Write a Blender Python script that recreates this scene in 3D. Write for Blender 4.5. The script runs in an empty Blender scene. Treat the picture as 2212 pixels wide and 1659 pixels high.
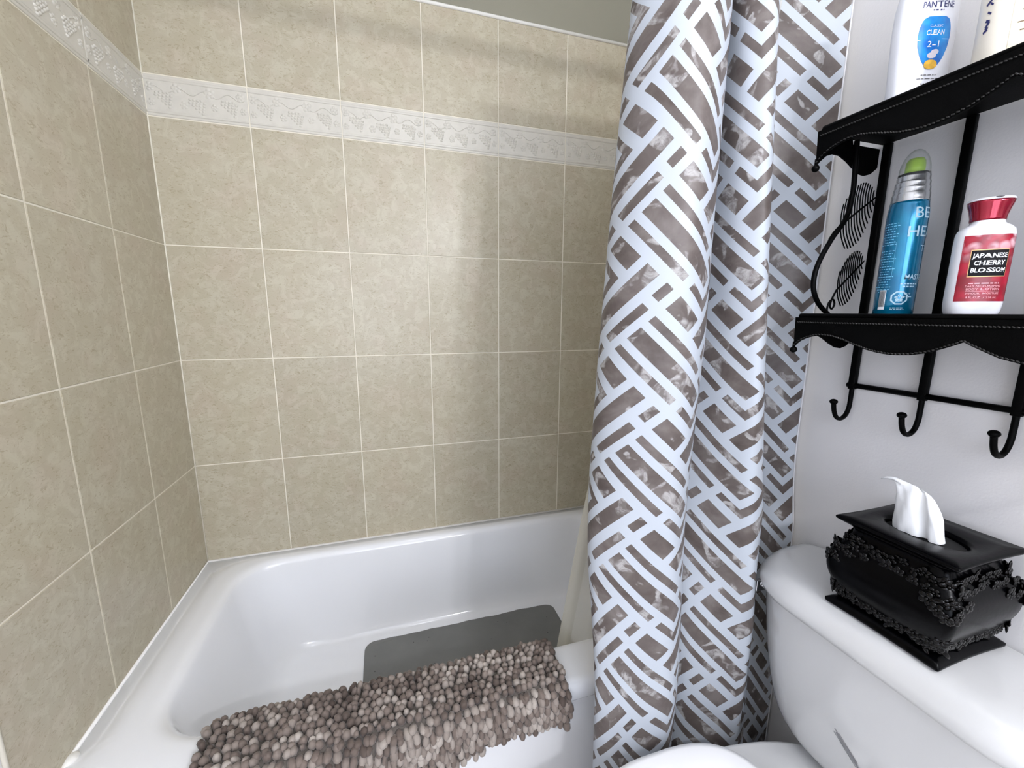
import bpy, bmesh, math, random
from math import sin, cos, pi, sqrt, radians, atan2
from mathutils import Vector, Matrix, noise

random.seed(7)
scene = bpy.context.scene
COL = scene.collection

# ------------------------------------------------------------------ helpers
def lin(c):
    return tuple(((v / 255) / 12.92 if v / 255 <= .04045 else ((v / 255 + .055) / 1.055) ** 2.4) for v in c) + (1.0,)

class MB:
    """collects geometry for ONE mesh object"""
    def __init__(self):
        self.v = []; self.f = []; self.m = []; self.s = []; self.uv = {}
        self.tint = []
    def add(self, vs, fs, mi=0, smooth=True, tint=None):
        o = len(self.v)
        self.v.extend([tuple(p) for p in vs])
        for f in fs:
            self.f.append([i + o for i in f]); self.m.append(mi); self.s.append(smooth)
        if tint is not None:
            self.tint.extend([tint] * len(vs))
        return o
    def box(self, lo, hi, mi=0, smooth=False):
        x0, y0, z0 = lo; x1, y1, z1 = hi
        vs = [(x0,y0,z0),(x1,y0,z0),(x1,y1,z0),(x0,y1,z0),(x0,y0,z1),(x1,y0,z1),(x1,y1,z1),(x0,y1,z1)]
        fs = [(0,3,2,1),(4,5,6,7),(0,1,5,4),(1,2,6,5),(2,3,7,6),(3,0,4,7)]
        self.add(vs, fs, mi, smooth)
    def rings(self, rs, mi=0, closed=True, cap0=False, cap1=False, smooth=True, tint=None):
        n = len(rs[0]); vs = [p for r in rs for p in r]; fs = []
        for k in range(len(rs) - 1):
            for i in range(n if closed else n - 1):
                j = (i + 1) % n
                fs.append((k*n+i, k*n+j, (k+1)*n+j, (k+1)*n+i))
        if cap0: fs.append(tuple(reversed(range(n))))
        if cap1: fs.append(tuple((len(rs)-1)*n + i for i in range(n)))
        self.add(vs, fs, mi, smooth, tint)
    def tube(self, pts, r, seg=8, mi=0, caps=True):
        pts = [Vector(p) for p in pts]; n = len(pts); rs = []
        rad = r if isinstance(r, (list, tuple)) else [r] * n
        nrm = None
        for i in range(n):
            t = (pts[min(i+1, n-1)] - pts[max(i-1, 0)]).normalized()
            if nrm is None:
                a = Vector((0,0,1)) if abs(t.z) < .9 else Vector((1,0,0))
                nrm = t.cross(a).normalized()
            else:
                nrm = (nrm - t * nrm.dot(t)).normalized()
            b = t.cross(nrm)
            rs.append([pts[i] + (nrm * cos(2*pi*k/seg) + b * sin(2*pi*k/seg)) * rad[i] for k in range(seg)])
        self.rings(rs, mi, cap0=caps, cap1=caps)
    def lathe(self, c, prof, seg=32, mi=0, cap0=True, cap1=True):
        rs = [[(c[0] + r*cos(2*pi*k/seg), c[1] + r*sin(2*pi*k/seg), c[2] + z) for k in range(seg)] for r, z in prof]
        self.rings(rs, mi, cap0=cap0, cap1=cap1)
    def ball(self, c, r, seg=12, rg=8, mi=0, axes=None, tint=None):
        c = Vector(c); rr = r if isinstance(r, (list, tuple)) else (r, r, r)
        ax = axes or (Vector((1,0,0)), Vector((0,1,0)), Vector((0,0,1)))
        vs = [c - ax[2]*rr[2]]
        for i in range(1, rg):
            a = -pi/2 + pi*i/rg
            for k in range(seg):
                t = 2*pi*k/seg
                vs.append(c + ax[0]*(rr[0]*cos(a)*cos(t)) + ax[1]*(rr[1]*cos(a)*sin(t)) + ax[2]*(rr[2]*sin(a)))
        vs.append(c + ax[2]*rr[2]); fs = []
        for k in range(seg):
            j = (k+1) % seg
            fs.append((0, 1+j, 1+k))
            for i in range(rg-2):
                fs.append((1+i*seg+k, 1+i*seg+j, 1+(i+1)*seg+j, 1+(i+1)*seg+k))
            fs.append((1+(rg-2)*seg+k, 1+(rg-2)*seg+j, len(vs)-1))
        self.add(vs, fs, mi, True, tint)
    def prism(self, poly, axis, a, b, mi=0):
        """2D polygon extruded along axis ('x': poly=(y,z); 'y': poly=(x,z); 'z': poly=(x,y))"""
        def P(p, d):
            return (d, p[0], p[1]) if axis == 'x' else ((p[0], d, p[1]) if axis == 'y' else (p[0], p[1], d))
        n = len(poly)
        vs = [P(p, a) for p in poly] + [P(p, b) for p in poly]
        fs = [tuple(range(n)), tuple(reversed(range(n, 2*n)))]
        fs += [(i, i+n, (i+1) % n + n, (i+1) % n) for i in range(n)]
        self.add(vs, fs, mi, False)
    def build(self, name, mats, parent=None, bevel=0, bseg=2, recalc=True, sub=0, merge=False):
        me = bpy.data.meshes.new(name)
        me.from_pydata(self.v, [], self.f)
        if not isinstance(mats, (list, tuple)): mats = [mats]
        for m in mats: me.materials.append(m)
        for p, mi, s in zip(me.polygons, self.m, self.s):
            p.material_index = mi; p.use_smooth = s
        if self.tint and len(self.tint) == len(self.v):
            at = me.attributes.new('tint', 'FLOAT', 'POINT')
            at.data.foreach_set('value', self.tint)
        if recalc or merge:
            bm = bmesh.new(); bm.from_mesh(me)
            if merge: bmesh.ops.remove_doubles(bm, verts=bm.verts, dist=1e-5)
            bmesh.ops.recalc_face_normals(bm, faces=bm.faces)
            bm.to_mesh(me); bm.free()
        me.update()
        o = bpy.data.objects.new(name, me); COL.objects.link(o)
        if parent is not None:
            o.parent = parent
            o.matrix_parent_inverse = parent_mat(parent).inverted()
        if bevel:
            b = o.modifiers.new('bevel', 'BEVEL'); b.width = bevel; b.segments = bseg; b.limit_method = 'ANGLE'; b.angle_limit = radians(40)
            for p in me.polygons: p.use_smooth = True
            b.harden_normals = False
        if sub:
            s = o.modifiers.new('subdivision', 'SUBSURF'); s.levels = sub; s.render_levels = sub
        return o

def parent_mat(o):
    # every part is built in world coordinates; parents are either Empties (translation only) or parts at the origin
    m = Matrix.Identity(4); chain = []
    while o is not None:
        chain.append(o); o = o.parent
    for q in reversed(chain):
        m = m @ (q.matrix_parent_inverse if q.parent else Matrix.Identity(4)) @ q.matrix_basis
    return m

def tag(o, label, cat, group=None, kind=None):
    if label: o['label'] = label
    if cat: o['category'] = cat
    if group: o['group'] = group
    if kind: o['kind'] = kind
    return o
def thing(name, loc, label, cat, group=None):
    o = bpy.data.objects.new(name, None); COL.objects.link(o)
    o.empty_display_size = .05; o.location = loc
    return tag(o, label, cat, group)
def struct(o):
    o['kind'] = 'structure'; return o

# ------------------------------------------------------------------ materials
class NT:
    def __init__(self, name):
        self.mat = bpy.data.materials.new(name); self.mat.use_nodes = True
        self.t = self.mat.node_tree; self.n = self.t.nodes; self.l = self.t.links
        self.b = self.n['Principled BSDF']; self.out = self.n['Material Output']
    def new(self, typ, **kw):
        n = self.n.new(typ)
        for k, v in kw.items(): setattr(n, k, v)
        return n
    def put(self, sock, val):
        if hasattr(val, 'links') or isinstance(val, bpy.types.NodeSocket): self.l.new(val, sock)
        else: sock.default_value = val
    def math(self, op, a, b=0.0, c=0.0):
        n = self.new('ShaderNodeMath', operation=op)
        for i, x in enumerate((a, b, c)): self.put(n.inputs[i], x)
        return n.outputs[0]
    def inr(self, x, lo, hi):        # 1 inside [lo,hi]
        c = self.math('SUBTRACT', x, (lo+hi)/2)
        return self.math('LESS_THAN', self.math('ABSOLUTE', c), (hi-lo)/2)
    def mix(self, f, a, b):
        n = self.new('ShaderNodeMix', data_type='RGBA')
        self.put(n.inputs[0], f); self.put(n.inputs[6], a); self.put(n.inputs[7], b)
        return n.outputs[2]
    def noise(self, vec, scale, detail=3, rough=.55, dist=0):
        n = self.new('ShaderNodeTexNoise'); self.l.new(vec, n.inputs['Vector'])
        n.inputs['Scale'].default_value = scale; n.inputs['Detail'].default_value = detail
        n.inputs['Roughness'].default_value = rough; n.inputs['Distortion'].default_value = dist
        return n.outputs['Fac']
    def ramp(self, f, *stops):
        n = self.new('ShaderNodeValToRGB'); self.l.new(f, n.inputs[0])
        e = n.color_ramp.elements
        while len(e) < len(stops): e.new(.5)
        for q, (p, c) in zip(e, stops): q.position = p; q.color = c if len(c) == 4 else (*c, 1)
        return n.outputs[0]
    def obj(self):
        return self.new('ShaderNodeTexCoord').outputs['Object']
    def bump(self, h, strength=.2, dist=.002):
        n = self.new('ShaderNodeBump'); n.inputs['Strength'].default_value = strength
        n.inputs['Distance'].default_value = dist; self.l.new(h, n.inputs['Height'])
        self.l.new(n.outputs[0], self.b.inputs['Normal'])
    def set(self, **kw):
        for k, v in kw.items(): self.put(self.b.inputs[k.replace('_', ' ')], v)
        return self

def simple(name, rgb, rough=.5, metal=0., spec=.5, coat=0., bump=None, vary=0.0, vscale=30):
    m = NT(name)
    m.set(Roughness=rough, Metallic=metal)
    m.b.inputs['Specular IOR Level'].default_value = spec
    m.b.inputs['Coat Weight'].default_value = coat
    m.b.inputs['Coat Roughness'].default_value = .05
    c = lin(rgb)
    v = m.obj()
    if vary:
        f = m.noise(v, vscale, 4)
        lo = tuple(x*(1-vary) for x in c[:3]); hi = tuple(min(1, x*(1+vary)) for x in c[:3])
        m.set(Base_Color=m.ramp(f, (.3, lo), (.7, hi)))
    else:
        m.set(Base_Color=c)
    if bump:
        m.bump(m.noise(v, bump[0], 3), bump[1], bump[2])
    return m.mat

def tile_material(name, base, dark, light, ygain=1.0):
    m = NT(name); v = m.obj()
    big = m.noise(v, 5, 3)
    mid = m.noise(v, 26, 5, .65, 1.0)
    map_ = m.new('ShaderNodeMapping'); m.l.new(v, map_.inputs[0]); map_.inputs['Scale'].default_value = (1, 1, 1.7)
    speck = m.noise(map_.outputs[0], 75, 5, .7, 1.4)
    at = m.new('ShaderNodeAttribute'); at.attribute_name = 'tint'
    c = m.mix(big, lin(base), lin(light))
    pink = m.ramp(m.noise(v, 9, 2), (.48, (0,0,0)), (.68, (1,1,1)))
    c = m.mix(m.math('MULTIPLY', pink, .30), c, lin((194, 177, 160)))
    c = m.mix(m.math('MULTIPLY', m.ramp(mid, (.46, (1,1,1)), (.60, (0,0,0))), .26), c, lin(dark))
    c = m.mix(m.math('MULTIPLY', m.ramp(speck, (.36, (1,1,1)), (.45, (0,0,0))), .55), c, lin(dark))
    hv = m.new('ShaderNodeHueSaturation'); m.l.new(c, hv.inputs['Color'])
    m.l.new(m.math('ADD', m.math('MULTIPLY', at.outputs['Fac'], .08), .96), hv.inputs['Value'])
    m.set(Base_Color=hv.outputs[0], Roughness=.33)
    m.b.inputs['Specular IOR Level'].default_value = .45
    m.bump(mid, .12, .0015)
    return m.mat

M = {}
M['tile'] = tile_material('tile_cream', (188, 181, 157), (150, 135, 106), (199, 193, 174))
M['border'] = simple('border_tile', (212, 208, 197), .32, vary=.04, vscale=40)
M['grout'] = simple('grout', (236, 230, 214), .8, vary=.05)
M['caulk'] = simple('caulk', (244, 242, 236), .5)
M['paint'] = simple('wall_paint', (228, 226, 225), .62, spec=.3, bump=(260, .25, .0012))
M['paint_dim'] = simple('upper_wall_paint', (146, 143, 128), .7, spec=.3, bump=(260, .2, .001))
M['ceiling'] = simple('ceiling_paint', (240, 239, 236), .8)
M['floor'] = simple('floor_tile', (206, 202, 196), .4, vary=.15, vscale=12)
M['tub'] = simple('tub_enamel', (246, 247, 249), .13, coat=.5)
M['porcelain'] = simple('porcelain', (207, 207, 206), .12, coat=.5)
M['seat'] = simple('seat_plastic', (250, 250, 250), .22)
M['chrome'] = simple('chrome', (215, 216, 218), .08, 1.0)
M['scuff'] = simple('scuff', (128, 128, 130), .5)
M['iron'] = simple('black_iron', (3, 3, 3), .45, spec=.06, bump=(500, .2, .0005))
M['leather'] = simple('black_leather', (3, 3, 3), .6, spec=.05, bump=(420, .5, .0008))
M['stitch'] = simple('stitch_thread', (30, 28, 26), .6)
M['resin'] = simple('black_resin', (2, 2, 3), .24, spec=.08, bump=(90, .2, .001))
M['resin_flower'] = simple('black_resin_flower', (3, 2, 2), .2, spec=.22, vary=.6, vscale=40)
M['tissue'] = simple('tissue_paper', (240, 241, 242), .9, spec=.1, bump=(120, .2, .001))
M['rubber'] = simple('grey_rubber', (112, 112, 109), .45, vary=.10, vscale=8, bump=(300, .2, .0006))
M['navy_plastic'] = simple('navy_plastic', (14, 15, 46), .35)
M['white_plastic'] = simple('white_plastic', (236, 237, 242), .28)
M['cream_plastic'] = simple('cream_plastic', (236, 229, 214), .35)
M['navy_ink'] = simple('navy_ink', (32, 36, 92), .45)
M['grey_ink'] = simple('grey_ink', (120, 118, 120), .5)
M['white_ink'] = simple('white_ink', (240, 242, 246), .4)
M['paleblue_ink'] = simple('pale_blue_ink', (120, 186, 214), .4)
M['silver_ink'] = simple('silver_ink', (176, 205, 218), .35)
M['gold_ink'] = simple('gold_ink', (214, 176, 120), .35, .4)
M['pink_ink'] = simple('pink_ink', (236, 170, 178), .4)
M['brown_ink'] = simple('brown_ink', (112, 92, 72), .5)
M['plaque'] = simple('plaque_black', (9, 8, 13), .6, spec=.15)
M['red_metal'] = simple('red_cap', (140, 6, 38), .16, .55, coat=.4)
M['silver'] = simple('silver_collar', (198, 200, 202), .24, .9)
M['green_plastic'] = simple('green_nozzle', (150, 190, 20), .35)
M['yellow_band'] = simple('yellow_band', (232, 190, 70), .4)
M['beige_label'] = simple('beige_label', (232, 220, 192), .45)
M['slate_label'] = simple('slate_label', (62, 74, 98), .45)
M['almond'] = simple('almond', (222, 172, 60), .4, vary=.3, vscale=150)
M['petal'] = simple('pale_petal', (214, 206, 212), .4)
M['backing'] = simple('mat_backing', (96, 90, 84), .9, spec=.1)
M['black_ink'] = simple('black_ink', (20, 20, 22), .5)

def blue_shield():
    m = NT('blue_shield'); v = m.obj()
    s = m.new('ShaderNodeSeparateXYZ'); m.l.new(v, s.inputs[0])
    f = m.noise(v, 45, 2)
    m.set(Base_Color=m.ramp(f, (.35, lin((8, 100, 190))), (.65, lin((30, 150, 222)))), Roughness=.25)
    return m.mat
M['shield'] = blue_shield()

def teal_can():
    m = NT('teal_can'); v = m.obj()
    f = m.noise(v, 14, 2)
    m.set(Base_Color=m.ramp(f, (.35, lin((0, 92, 138))), (.65, lin((0, 122, 162)))), Roughness=.2, Metallic=.55)
    m.b.inputs['Coat Weight'].default_value = .6
    return m.mat
M['teal'] = teal_can()

def blossom_label():
    m = NT('blossom_label'); v = m.obj()
    s = m.new('ShaderNodeSeparateXYZ'); m.l.new(v, s.inputs[0])
    vo = m.new('ShaderNodeTexVoronoi'); m.l.new(v, vo.inputs['Vector']); vo.inputs['Scale'].default_value = 70
    vo.inputs['Randomness'].default_value = 1
    d = m.ramp(vo.outputs['Distance'], (.34, (1,1,1)), (.62, (0,0,0)))
    big = m.ramp(m.noise(v, 46, 2), (.36, (0,0,0)), (.52, (1,1,1)))
    hi = m.ramp(m.math('MULTIPLY', m.math('SUBTRACT', s.outputs['Z'], 1.322), 22), (.0, (0,0,0)), (1.0, (1,1,1)))
    f = m.math('MULTIPLY', m.math('MULTIPLY', d, big), hi)
    dk = m.ramp(m.noise(v, 50, 2), (.40, (0,0,0)), (.62, (1,1,1)))
    base = m.mix(dk, lin((118, 2, 26)), lin((158, 8, 42)))
    m.set(Base_Color=m.mix(f, base, lin((240, 206, 214))), Roughness=.3)
    return m.mat
M['blossom'] = blossom_label()

def clear_plastic():
    m = NT('clear_dome')
    m.set(Base_Color=lin((230, 232, 230)), Roughness=.06)
    m.b.inputs['Transmission Weight'].default_value = .0
    tr = m.new('ShaderNodeBsdfTransparent'); mx = m.new('ShaderNodeMixShader'); fr = m.new('ShaderNodeLayerWeight')
    fr.inputs['Blend'].default_value = .35
    tr.inputs[0].default_value = (.93, .94, .93, 1)
    gl = m.new('ShaderNodeBsdfPrincipled'); gl.inputs['Base Color'].default_value = lin((190, 192, 190)); gl.inputs['Roughness'].default_value = .08
    f = m.math('ADD', m.math('MULTIPLY', fr.outputs['Facing'], .55), .10)
    m.l.new(f, mx.inputs[0]); m.l.new(tr.outputs[0], mx.inputs[1]); m.l.new(gl.outputs[0], mx.inputs[2])
    m.l.new(mx.outputs[0], m.out.inputs[0])
    return m.mat
M['clear'] = clear_plastic()

def liner_mat():
    m = NT('shower_liner')
    df = m.new('ShaderNodeBsdfPrincipled'); df.inputs['Base Color'].default_value = lin((236, 234, 224)); df.inputs['Roughness'].default_value = .35
    tl = m.new('ShaderNodeBsdfTranslucent'); tl.inputs[0].default_value = lin((236, 232, 218))
    tr = m.new('ShaderNodeBsdfTransparent')
    a = m.new('ShaderNodeMixShader'); a.inputs[0].default_value = .45
    m.l.new(df.outputs[0], a.inputs[1]); m.l.new(tl.outputs[0], a.inputs[2])
    b = m.new('ShaderNodeMixShader'); b.inputs[0].default_value = .38
    m.l.new(a.outputs[0], b.inputs[1]); m.l.new(tr.outputs[0], b.inputs[2])
    m.l.new(b.outputs[0], m.out.inputs[0])
    return m.mat
M['liner'] = liner_mat()

CURT_P = 0.150                  # lattice period of the printed basket-weave
CURT_U0, CURT_V0 = .072 + .10607, .066 - .10607     # phase
def curtain_mat():
    m = NT('curtain_print')
    uv = m.new('ShaderNodeUVMap'); uv.uv_map = 'cloth'
    s = m.new('ShaderNodeSeparateXYZ'); m.l.new(uv.outputs[0], s.inputs[0])
    u = m.math('ADD', s.outputs['X'], CURT_U0); v = m.math('ADD', s.outputs['Y'], CURT_V0)
    k = 1 / (sqrt(2) * CURT_P)
    a = m.math('MULTIPLY', m.math('ADD', u, v), k)
    b = m.math('MULTIPLY', m.math('SUBTRACT', u, v), k)
    r = m.math('FLOOR', a); af = m.math('SUBTRACT', a, r)
    d = m.math('ABSOLUTE', m.math('SUBTRACT', af, .5))            # 0 mid .. .5 column edge
    b1 = m.math('FLOORED_MODULO', b, 1.0)
    # band coordinate, period 2, shifted so it runs -0.2 .. 1.8
    b2 = m.math('SUBTRACT', m.math('FLOORED_MODULO', m.math('ADD', m.math('SUBTRACT', b, m.math('ADD', r, 1.0)), .2), 2.0), .2)
    col = m.math('GREATER_THAN', d, .40)
    b1s = m.math('SUBTRACT', m.math('FLOORED_MODULO', m.math('ADD', b1, .2), 1.0), .2)
    colp = m.math('MULTIPLY', col, m.math('MAXIMUM', m.math('MAXIMUM', m.inr(b1s, .214, .32), m.inr(b1s, .43, .80+.0)), m.inr(b1s, -.095, .095)))
    B = m.inr(b2, -.095, .095)
    t = m.math('MULTIPLY', m.inr(b2, .214, .32), m.math('LESS_THAN', d, .28))
    T = m.math('MULTIPLY', m.inr(d, .19, .28), m.math('MAXIMUM', m.inr(b2, .42, 1.32), m.inr(b2, 1.43, 1.799)))
    K = m.math('MULTIPLY', m.math('LESS_THAN', d, .095), m.inr(b2, .42, 1.60))
    cap = m.math('MULTIPLY', m.math('LESS_THAN', d, .28), m.inr(b2, 1.70, 1.799))
    dark = colp
    for q in (B, t, T, K, cap): dark = m.math('MAXIMUM', dark, q)
    # watercolour marbling inside the dark bars
    w1 = m.noise(uv.outputs[0], 16, 4, .6, .4); w2 = m.noise(uv.outputs[0], 38, 5, .7, 1.2)
    tone = m.ramp(w1, (.30, lin((84, 75, 71))), (.5, lin((104, 95, 91))), (.70, lin((126, 118, 114))))
    patch = m.ramp(m.noise(uv.outputs[0], 24, 2, .5, .8), (.56, (0,0,0)), (.61, (1,1,1)))
    tone = m.mix(m.math('MULTIPLY', patch, m.ramp(w2, (.40, (.12,.12,.12)), (.60, (.9,.9,.9)))), tone, lin((190, 187, 186)))
    white = lin((200, 207, 216))
    c = m.mix(dark, white, tone)
    pr = m.b
    m.put(pr.inputs['Base Color'], c); pr.inputs['Roughness'].default_value = .42
    pr.inputs['Specular IOR Level'].default_value = .35
    tl = m.new('ShaderNodeBsdfTranslucent'); m.l.new(c, tl.inputs[0])
    mx = m.new('ShaderNodeMixShader'); mx.inputs[0].default_value = .22
    m.l.new(pr.outputs[0], mx.inputs[1]); m.l.new(tl.outputs[0], mx.inputs[2])
    m.l.new(mx.outputs[0], m.out.inputs[0])
    return m.mat
M['curtain'] = curtain_mat()

def tuft_mat():
    m = NT('chenille_tuft'); at = m.new('ShaderNodeAttribute'); at.attribute_name = 'tint'
    m.set(Base_Color=m.ramp(at.outputs['Fac'], (.0, lin((72, 61, 55))), (.5, lin((120, 108, 100))), (1., lin((182, 173, 164)))), Roughness=.75)
    m.b.inputs['Specular IOR Level'].default_value = .25
    m.b.inputs['Sheen Weight'].default_value = .2; m.b.inputs['Sheen Roughness'].default_value = .4
    v = m.obj(); m.bump(m.noise(v, 420, 3), .35, .001)
    return m.mat
M['tuft'] = tuft_mat()

def emit(name, rgb, st):
    m = NT(name); m.set(Base_Color=lin(rgb))
    m.b.inputs['Emission Color'].default_value = lin(rgb); m.b.inputs['Emission Strength'].default_value = st
    return m.mat

# ------------------------------------------------------------------ room measures
XR = 1.524          # wall behind toilet (right)
YF = -2.55          # wall behind the camera
ZC = 2.44
ROWS = [(.4215, .7573), (.7573, 1.1001), (1.1001, 1.4415), (1.4415, 1.7878), None, (1.8955, 2.2137)]
BORDER = (1.7878, 1.8955)
G = .0016           # half grout

def tile_wall(mb, cols, rows, border, toP, tints, relief_rng):
    """cols: list of (s0,s1) ; toP(s,z,d): d = depth out of the wall"""
    def slab(s0, s1, z0, z1, d, mi, tint):
        e = .0012
        o = [(s0, z0), (s1, z0), (s1, z1), (s0, z1)]; i_ = [(s0+e, z0+e), (s1-e, z0+e), (s1-e, z1-e), (s0+e, z1-e)]
        vs = [toP(s, z, -.006) for s, z in o] + [toP(s, z, d-.0008) for s, z in o] + [toP(s, z, d) for s, z in i_]
        fs = [(8, 9, 10, 11)]
        for a, b in ((0, 4), (4, 8)):
            for k in range(4): fs.append((a+k, a+(k+1) % 4, b+(k+1) % 4, b+k))
        mb.add(vs, fs, mi, False, tint)
    for s0, s1 in cols:
        for rw in rows:
            if rw is None: continue
            slab(s0+G, s1-G, rw[0]+G, rw[1]-G, 0, 0, tints.random())
        if border:
            z0, z1 = border; a, b = s0+G, s1-G
            slab(a, b, z0+G, z1-G, .001, 1, .5)
            # raised edge bead, top and bottom
            for zz in (z0+.012, z1-.012):
                rs = []
                for s in (a, b):
                    rs.append([toP(s, zz + .004*cos(t), .001 + .0022*max(0, sin(t))) for t in [pi*k/6 for k in range(7)]])
                mb.rings(rs, 1, closed=False, tint=.5)
            # grapes, leaves and vine in relief (same mould for every tile)
            rg = random.Random(11)
            w = b - a
            def blob(fs, fz, rs_, rz, h):
                s = a + fs*w
                if s < a+.006 or s > b-.006: return
                z = z0 + fz*(z1-z0)
                n = 7; vs = [toP(s, z, .001+h)]
                for q, rr in ((.6, .8), (1., 0.)):
                    for k in range(n):
                        t = 2*pi*k/n
                        vs.append(toP(s+rs_*q*cos(t), z+rz*q*sin(t), .001+h*rr))
                f = []
                for k in range(n):
                    j = (k+1) % n
                    f.append((0, 1+k, 1+j)); f.append((1+k, 1+n+k, 1+n+j, 1+j))
                mb.add(vs, f, 1, True, .5)
            for cx, cz in ((.16, .58), (.48, .50), (.80, .55)):
                for rowi, cnt in enumerate((4, 5, 4, 3, 2, 1)):
                    for q in range(cnt):
                        blob(cx + (q-(cnt-1)/2)*.036 + .012*rowi, cz - rowi*.066 + rg.uniform(-.01, .01), .0046, .0042, .0030)
            for lx, lz, sc in ((.05, .70, 1), (.30, .72, 1.1), (.36, .34, .9), (.62, .70, 1.2), (.66, .36, .8), (.93, .70, 1), (.95, .36, .8), (.05, .33, .8)):
                for q in range(5):
                    t = 2*pi*q/5 + .5
                    blob(lx + .026*sc*cos(t), lz + .075*sc*sin(t), .0058*sc, .0050*sc, .0022)
                blob(lx, lz, .006*sc, .006*sc, .0028)
            pts = [toP(a + w*(.03+.94*k/26), z0+(z1-z0)*(.66+.07*sin(k*.95)), .0014) for k in range(27)]
            o0 = len(mb.v); mb.tube(pts, .0015, 5, 1); mb.tint.extend([.5]*(len(mb.v)-o0))

# ------------------------------------------------------------------ the shell
trng = random.Random(3)
X0 = 0.0
WB = [0, .2525, .5065, .7605, 1.0145, 1.2685, 1.5225]
mb = MB()
tile_wall(mb, list(zip(WB[:-1], WB[1:])), ROWS, BORDER, lambda s, z, d: (s, -d, z), trng, None)
n0 = len(mb.v)
mb.box((-.1, .0011, .0), (XR+.1, .02, 2.2137), 2)
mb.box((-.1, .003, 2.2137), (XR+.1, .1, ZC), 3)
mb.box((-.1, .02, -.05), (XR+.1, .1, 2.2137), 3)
mb.tint.extend([.5]*(len(mb.v)-n0))
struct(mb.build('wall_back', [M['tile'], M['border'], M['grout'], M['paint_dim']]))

mb = MB()
YL = [0, -.2441, -.4981, -.7525]
lrows = [(.075, .4180)] + ROWS
tile_wall(mb, list(zip([-y for y in YL[:-1]], [-y for y in YL[1:]])), lrows, BORDER, lambda s, z, d: (d, -s, z), trng, None)
n0 = len(mb.v)
mb.box((-.02, -.7535, 0), (-.0011, .02, 2.2137), 2)
mb.box((-.1, YF-.1, 0), (-.0035, -.7535, 2.2137), 3)
mb.box((-.1, -.7535, 0), (-.02, .02, 2.2137), 3)
mb.box((-.1, YF-.1, 2.2137), (-.0035, .02, ZC), 3)
mb.tint.extend([.5]*(len(mb.v)-n0))
struct(mb.build('wall_left', [M['tile'], M['border'], M['grout'], M['paint']]))

XT = 1.5165         # face of the tiles on the right wall
mb = MB()
RR = [(.4215, .64), (.64, .98), (.98, 1.32), (1.32, 1.655), (1.655, 1.7878), None, (1.8955, 2.2137)]
tile_wall(mb, [(0, .2515), (.2515, .5055), (.5055, .7595), (.7595, .800)], RR, BORDER, lambda s, z, d: (XT-d, -s, z), trng, None)
n0 = len(mb.v)
mb.box((XT+.001, -.799, 0), (XR+.02, .02, 2.2137), 2)
mb.box((XR, YF-.1, 0), (XR+.1, -.799, 2.2137), 3)
mb.box((XR+.02, -.799, 0), (XR+.1, .02, 2.2137), 3)
mb.box((XR, YF-.1, 2.2137), (XR+.1, .02, ZC), 3)
mb.tint.extend([.5]*(len(mb.v)-n0))
struct(mb.build('wall_right', [M['tile'], M['border'], M['grout'], M['paint']]))

mb = MB(); mb.box((-.1, YF-.1, -.05), (XR+.1, YF, ZC)); struct(mb.build('wall_front', M['paint']))
mb = MB(); mb.box((-.1, YF-.1, -.06), (XR+.1, .1, 0)); struct(mb.build('floor', M['floor']))
mb = MB(); mb.box((-.1, YF-.1, ZC), (XR+.1, .1, ZC+.06)); struct(mb.build('ceiling', M['ceiling']))
# white caulk line along the top of the tiles, down the tile edge and in the corner
mb = MB()
mb.tube([(0, -.0005, 2.2155), (XT, -.0005, 2.2155)], .0055, 8)
mb.tube([(-.0015, -.002, 2.2155), (-.0015, -.7525, 2.2155)], .0045, 8)
mb.tube([(XT+.001, 0, 2.2155), (XT+.001, -.80, 2.2155)], .0045, 8)
struct(mb.build('trim_1', M['caulk']))
mb = MB()
mb.tube([(XR-.002, -.8015, .02), (XR-.002, -.8015, 2.2155)], .0055, 8)
struct(mb.build('trim_2', M['caulk']))
mb = MB()
mb.tube([(.0, -.7535, .02), (.0, -.7535, 2.2155)], .0035, 8)
mb.tube([(.0005, -.0005, .428), (.0005, -.0005, 2.2155)], .0022, 8)
struct(mb.build('trim_3', M['grout']))

# ------------------------------------------------------------------ bathtub
def rrect(x0, x1, y0, y1, rads, z, seg=9, sx=14, sy=8):
    """rounded rectangle, corners order: (x0,y0) (x1,y0) (x1,y1) (x0,y1); y0 = front"""
    P = []
    cs = [(x0, y0, 1, 1, pi), (x1, y0, -1, 1, 1.5*pi), (x1, y1, -1, -1, 0), (x0, y1, 1, -1, .5*pi)]
    arcs = []
    for (cx, cy, dx, dy, a0), r in zip(cs, rads):
        arcs.append([(cx+dx*r + r*cos(a0 + .5*pi*k/seg), cy+dy*r + r*sin(a0 + .5*pi*k/seg), z) for k in range(seg+1)])
    for k in range(4):
        P += arcs[k]
        a = Vector(arcs[k][-1]); b = Vector(arcs[(k+1) % 4][0]); n = sx if k % 2 == 0 else sy
        P += [tuple(a.lerp(b, q/n)) for q in range(1, n)]
    return P
TX0, TX1, TY0, TY1 = .0012, XT-.0012, -.780, -.0035
def tring(i, z, r=.006, ff=.12):
    # only the front and its rounded corner step in; the other sides stay against the walls
    return rrect(TX0, TX1, TY0+i, TY1, (ff, .02, r, r), z)
def bring(l, r_, f, b, rad, z):
    return rrect(l, r_, f, b, (rad,)*4, z)
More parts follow.
